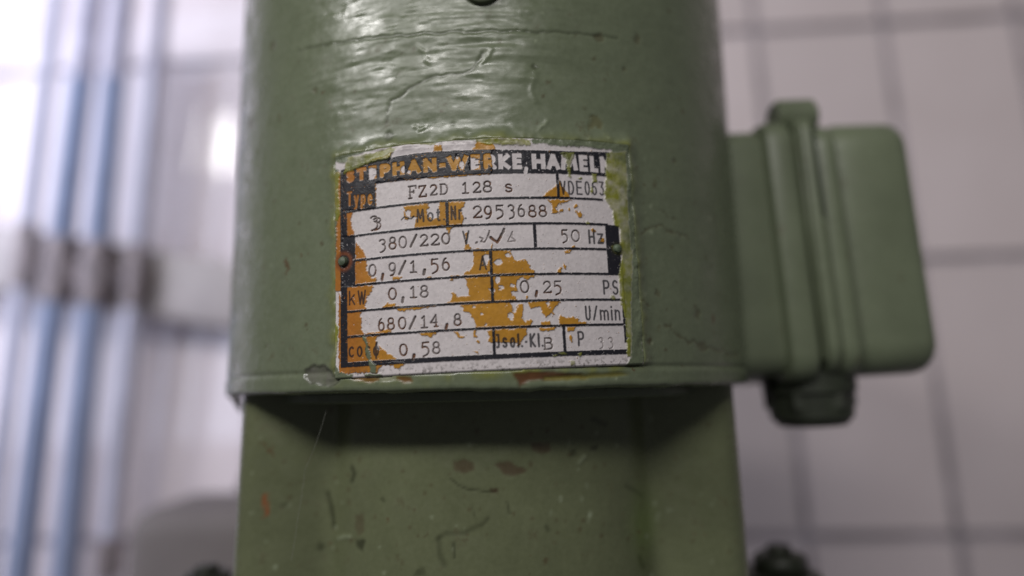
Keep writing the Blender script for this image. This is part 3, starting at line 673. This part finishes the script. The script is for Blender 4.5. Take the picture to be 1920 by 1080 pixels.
for ch, i, x0, y0, x1, y1 in [('F', 1, 635, 432, 705, 540), ('Z', 1, 718, 430, 787, 527), ('2', 1, 808, 422, 872, 515), ('tD', 1, 888, 415, 958, 508), ('1', 1, 1065, 405, 1125, 500), ('2', 1, 1150, 402, 1220, 495), ('8', 2, 22, 393, 100, 490), ('s', 2, 198, 415, 264, 488),
    ('2', 2, -57, 595, 20, 697), ('9', 2, 30, 595, 100, 700), ('t5', 2, 122, 588, 195, 695), ('t3', 2, 215, 585, 285, 700), ('6', 2, 300, 583, 365, 688), ('8', 2, 385, 588, 455, 690), ('8', 2, 468, 588, 538, 688),
    ('t3', 1, 322, 675, 405, 792), ('t3', 1, 345, 688, 430, 790), ('t3', 1, 395, 862, 465, 970), ('8', 1, 480, 845, 545, 950), ('0', 1, 560, 838, 628, 940), ('/', 1, 648, 825, 712, 932), ('2', 1, 728, 825, 800, 925), ('2', 1, 815, 820, 890, 918), ('0', 1, 903, 812, 974, 908),
    ('t5', 2, 648, 785, 708, 890), ('0', 2, 728, 788, 800, 888),
    ('0', 3, 320, 115, 384, 218), (',', 3, 415, 185, 450, 250), ('9', 3, 478, 100, 542, 208), ('/', 3, 558, 85, 625, 202), ('1', 3, 648, 85, 712, 188), (',', 3, 748, 150, 785, 208), ('t5', 3, 815, 70, 885, 185), ('6', 3, 905, 62, 972, 170),
    ('0', 3, 478, 305, 547, 405), (',', 3, 578, 375, 612, 432), ('1', 3, 648, 290, 712, 392), ('8', 3, 730, 285, 802, 388), ('0', 4, 320, 245, 396, 350), (',', 4, 436, 325, 470, 382), ('2', 4, 502, 250, 574, 352), ('t5', 4, 588, 248, 657, 358),
    ('6', 3, 396, 550, 452, 657), ('8', 3, 468, 545, 532, 648), ('0', 3, 556, 540, 624, 642), ('/', 3, 640, 530, 706, 645), ('1', 3, 735, 528, 798, 635), ('4', 3, 812, 518, 882, 625), (',', 3, 926, 590, 964, 644), ('8', 3, 998, 512, 1066, 615),
    ('0', 3, 566, 755, 634, 857), (',', 3, 665, 835, 700, 892), ('t5', 3, 740, 740, 812, 855), ('8', 3, 828, 738, 897, 842), ('B', 4, 508, 705, 590, 806)]:
    wd = SW*1.9 if ch == ',' or (ch == '/' and i != 0) else SW
    if ch == '/': wd = SW*1.45
    glyph(st, ch, cb(i, x0, y0, x1, y1), wd)
glyph(st, 't3', cb(4, 940, 702, 992, 800), SW*1.2, amp=.45); glyph(st, 't3', cb(4, 1015, 702, 1072, 800), SW*1.2, amp=.45)
def strokes(i, pts, wd, amp=1.0):
    P = uvp(c(i, *pts)); sl = box_slice(P, .02); st[sl] = np.maximum(st[sl], sm(line_d(U[sl]+wu2[sl], V[sl]+wv2[sl], P)-wd/2, .0018)*amp)
strokes(2, [(0, 850), (25, 862), (8, 885), (40, 890), (62, 845), (78, 795)], SW*.9, .8); strokes(2, [(78, 795), (70, 850)], SW*.9, .6)
strokes(2, [(85, 850), (112, 870), (140, 890), (168, 840), (195, 785)], SW*1.7, 1); strokes(2, [(225, 882), (262, 805), (255, 850), (285, 880), (225, 885)], SW*.9, .6)
strokes(1, [(1185, 890), (1180, 897)], SW*1.5, .8)

# ---- green and yellow overpaint
gp = np.zeros(U.shape); yp = np.zeros(U.shape)
GP = [c(1, (0, 240), (140, 255), (160, 205), (330, 160), (480, 105), (560, 60), (560, 0), (0, 0)), c(1, (0, 300), (85, 300), (82, 600), (70, 900), (60, 1080), (0, 1080)),
      c(2, (1040, 100), (1140, 60), (1400, 60), (1400, 1085), (1135, 1085), (1140, 900), (1118, 780), (1100, 600), (1110, 400), (1060, 190)),
      c(4, (1150, 0), (1300, 0), (1300, 950), (1165, 935), (1195, 870), (1190, 700), (1175, 560), (1150, 430), (1165, 200)),
      c(3, (0, 0), (62, 0), (50, 420), (52, 900), (90, 985), (200, 1005), (200, 1060), (0, 1060)), c(3, (282, 690), (302, 690), (330, 790), (352, 900), (385, 925), (380, 990), (338, 990), (330, 900), (302, 800)),
      c(3, (290, 1000), (420, 995), (420, 1020), (290, 1020)), c(2, (400, 60), (1150, 60), (1150, 160), (1010, 145), (880, 128), (700, 118), (560, 108), (420, 92)), c(1, (540, 70), (700, 95), (860, 85), (1000, 75), (1296, 70), (1296, 0), (540, 0))]
YP_ = [c(1, (128, 345), (140, 255), (160, 205), (330, 180), (480, 130), (540, 130), (500, 205), (350, 245), (240, 290)), c(1, (60, 330), (100, 330), (85, 480), (105, 640), (88, 720), (60, 720)),
      c(2, (1005, 175), (1160, 160), (1180, 700), (1200, 900), (1215, 1085), (1120, 960), (1112, 780), (1068, 745), (1062, 640), (1010, 565), (990, 505), (1002, 400)),
      c(4, (1105, 215), (1135, 0), (1215, 0), (1200, 500), (1205, 700), (1200, 860), (1172, 870), (1172, 700), (1155, 560), (1120, 425)),
      c(2, (640, 165), (755, 165), (728, 240), (718, 372), (700, 362), (690, 230)), c(2, (898, 340), (935, 340), (935, 410), (900, 412)), ell(2, 885, 470, 12, 30), ell(2, 797, 380, 14, 8),
      ell(4, 655, 832, 28, 9), ell(4, 600, 850, 18, 8), ell(4, 800, 845, 15, 20), ell(4, 742, 915, 15, 20), ell(2, 856, 735, 14, 16), c(2, (1045, 925), (1140, 900), (1140, 990), (1085, 985)),
      c(3, (40, 520), (85, 640), (70, 850), (45, 900)), c(1, (560, 95), (845, 105), (860, 85), (560, 70)), c(1, (1180, 95), (1296, 90), (1296, 60), (1180, 60)), c(2, (0, 60), (0, 100), (120, 108), (400, 112), (400, 60)),
      ell(4, 1060, 385, 20, 14), ell(4, 690, 968, 10, 12)]
for p in GP: stamp(gp, p, 1, .8, .004)
for p in YP_: stamp(yp, p, 1, .9, .004)
edge = np.minimum(np.minimum(U-UL, UR_-U), np.minimum(V-VB, VT-V))
black *= 1-.9*sm(-(fbm(U*230, V*230, 701, 3)-.30), .05)
black_wear = black*(1-head)
SIL = (.63, .585, .59); ORA = np.array((.46, .225, .028)); BLK = (.018, .018, .024)
col = np.ones(U.shape+(3,))*np.array(SIL); col *= (1+.12*fbm(U*20, V*20, 801)+.10*fbm(U*180, V*60, 803))[..., None]
rough = np.full(U.shape, .38)
oc = np.ones(U.shape+(3,))*ORA; oc *= (1+.35*fbm(U*14, V*14, 811)+.25*fbm(U*90, V*90, 813))[..., None]
lefty = np.clip((-.25-U)/.12, 0, 1); oc[..., 0] *= 1-.12*lefty; oc[..., 1] *= 1-.30*lefty
col += (oc-col)*orange[..., None]; rough += (.30-rough)*orange
# grime lines where the lacquer ends
mix(col, (.12, .09, .06), np.exp(-((orange-.5)/.22)**2)*(orange > .05)*(orange < .95)*.35)
mix(col, BLK, np.maximum(black_wear, lab*.90)); rough += (.33-rough)*black_wear
mix(col, (.085, .060, .048), st*(.82+.5*fbm(U*40, V*40, 819)))
mix(col, (.16, .060, .018), st*sm(-(fbm(U*30, V*30, 820)-.06), .08)*.8)
# faint halos and dirt specks round the stamps
sp = sm(-(fbm(U*300, V*300, 821, 2)-.385), .04); mix(col, (.06, .05, .04), sp*.7)
low = np.clip((VB+.030-V)/.03, 0, 1); mix(col, (.07, .06, .05), np.clip(sm(-(fbm(U*160, V*160, 823, 3)-.18+.16*(1-low)), .10), 0, 1)*low*.8)
mix(col, (.215, .225, .035), np.clip(yp*(.85+.9*fbm(U*50, V*50, 831)), 0, 1)); mix(col, (.09, .11, .045), yp*np.clip(2.2*fbm(U*22, V*22, 833), 0, .8)); mix(col, GREEN*.92, gp*(1-yp*.75))
# lacquer rust round the rivets
ru, rv = uv(649, 492); d = np.hypot(U-ru, V-rv); mix(col, (.20, .06, .02), np.exp(-((d-.022)/.007)**2)*.8); mix(col, (.012, .013, .012), sm(d-.018, .006))
ru2, rv2 = uv(1152, 468); d2 = np.hypot(U-ru2, V-rv2); mix(col, (.03, .03, .015), np.exp(-((d2-.014)/.006)**2)*.7)
rough = np.clip(rough+.12*fbm(U*60, V*60, 841), .2, .9)
hp = .0015+.0022*orange+.0008*black_wear-.0042*st+.0014*np.clip(1-abs(st-.25)/.25, 0, 1)*(st > 0)
hp += .0024*np.maximum(gp, yp)*(1+1.0*fbm(U*50, V*50, 851))
hp += .0016*fbm(U*9, V*9, 861)+.0007*fbm(U*70, V*70, 863)
edge2 = np.minimum(V-VB, (U-UL)*1.5+.002); hp -= .006*np.clip(1-edge2/.006, 0, 1)**2
Zp = U*sR+V*cR; Tp = U*cR-V*sR
r_ = 1.009+hp
rag2 = fbm(Tp*26, Zp*26, 91)
bh = .004*fbm(Tp*5, Zp*5, 41, 3)+.0155*(.75+.9*rag2)*np.where(V > VT-.01, 1.0, 1.05)
w3 = np.exp(-(np.minimum(UR_-U, VT-V)/.016)**2)*(V > VB+.02)
r_ = r_*(1-w3)+w3*(1+bh+.0012)
VV = np.stack([r_*np.sin(Tp), -r_*np.cos(Tp), Zp], -1)
# wrap the border down into the housing so the plate has its thickness
def rim_pad(a, lowv):
    b = np.pad(a, ((1, 1), (1, 1), (0, 0)), mode='edge')
    if lowv:
        for sl in ((0, slice(None)), (-1, slice(None)), (slice(None), 0), (slice(None), -1)):
            q = b[sl]; k = .985/np.hypot(q[..., 0], q[..., 1]); q[..., 0] *= k; q[..., 1] *= k
    return b
me = grid_mesh('nameplate', rim_pad(VV, True), col=rim_pad(col, False), rough=rim_pad(rough[..., None], False)[..., 0])
plate = link('nameplate', me, M_plate, motor)
plate['label'] = 'metal nameplate with flaking orange lacquer, black print and stamped figures'
for (a, b, rc) in ((ru, rv, .0135), (ru2, rv2, .0125)):
    tt, z_ = a*cR-b*sR, a*sR+b*cR; n = Vector((math.sin(tt), -math.cos(tt), 0)); p0 = n*1.005+Vector((0, 0, z_))
    bm = bmesh.new(); tube(bm, [p0, p0+n*.010, p0+n*.016, p0+n*.019, p0+n*.0195], [rc, rc, rc*.85, rc*.5, rc*.05], 18)
    bm_obj('rivet', bm, M_rivet, plate)

# ------------------------------------------------------------------ cobweb threads caught on the casting
def web(pts, Ys, r=.00042):
    bm = bmesh.new(); P = [at(x, y, Y) for (x, y), Y in zip(pts, Ys)]
    Q = []
    for a, b in zip(P[:-1], P[1:]):
        for k in range(6): Q.append(a+(b-a)*k/6+np.array([0, 0, -.012*math.sin(math.pi*k/6)]))
    Q.append(P[-1]); tube(bm, [tuple(q) for q in Q], r, 5); return bm
webs = [([(612, 770), (572, 880), (560, 960), (546, 1050)], [-.80, -.74, -.72, -.70], 'long pale cobweb thread down the left of the casting'),
        ([(1238, 770), (1290, 900), (1345, 1050)], [-.86, -.74, -.68], 'pale cobweb thread down the right side of the casting'),
        ([(470, 930), (440, 1000), (405, 1058)], [-.2, -.1, 0], 'wispy cobweb thread beside the lower left bolt'),
        ([(690, 742), (672, 790), (640, 850)], [-.93, -.84, -.80], 'short cobweb thread hanging under the rim')]
for pts, Ys, labl in (webs[0], webs[2]):
    o = bm_obj('cobweb_thread', web(pts, Ys), M_web); tag(o, labl, 'cobweb', 'cobweb threads on the motor')
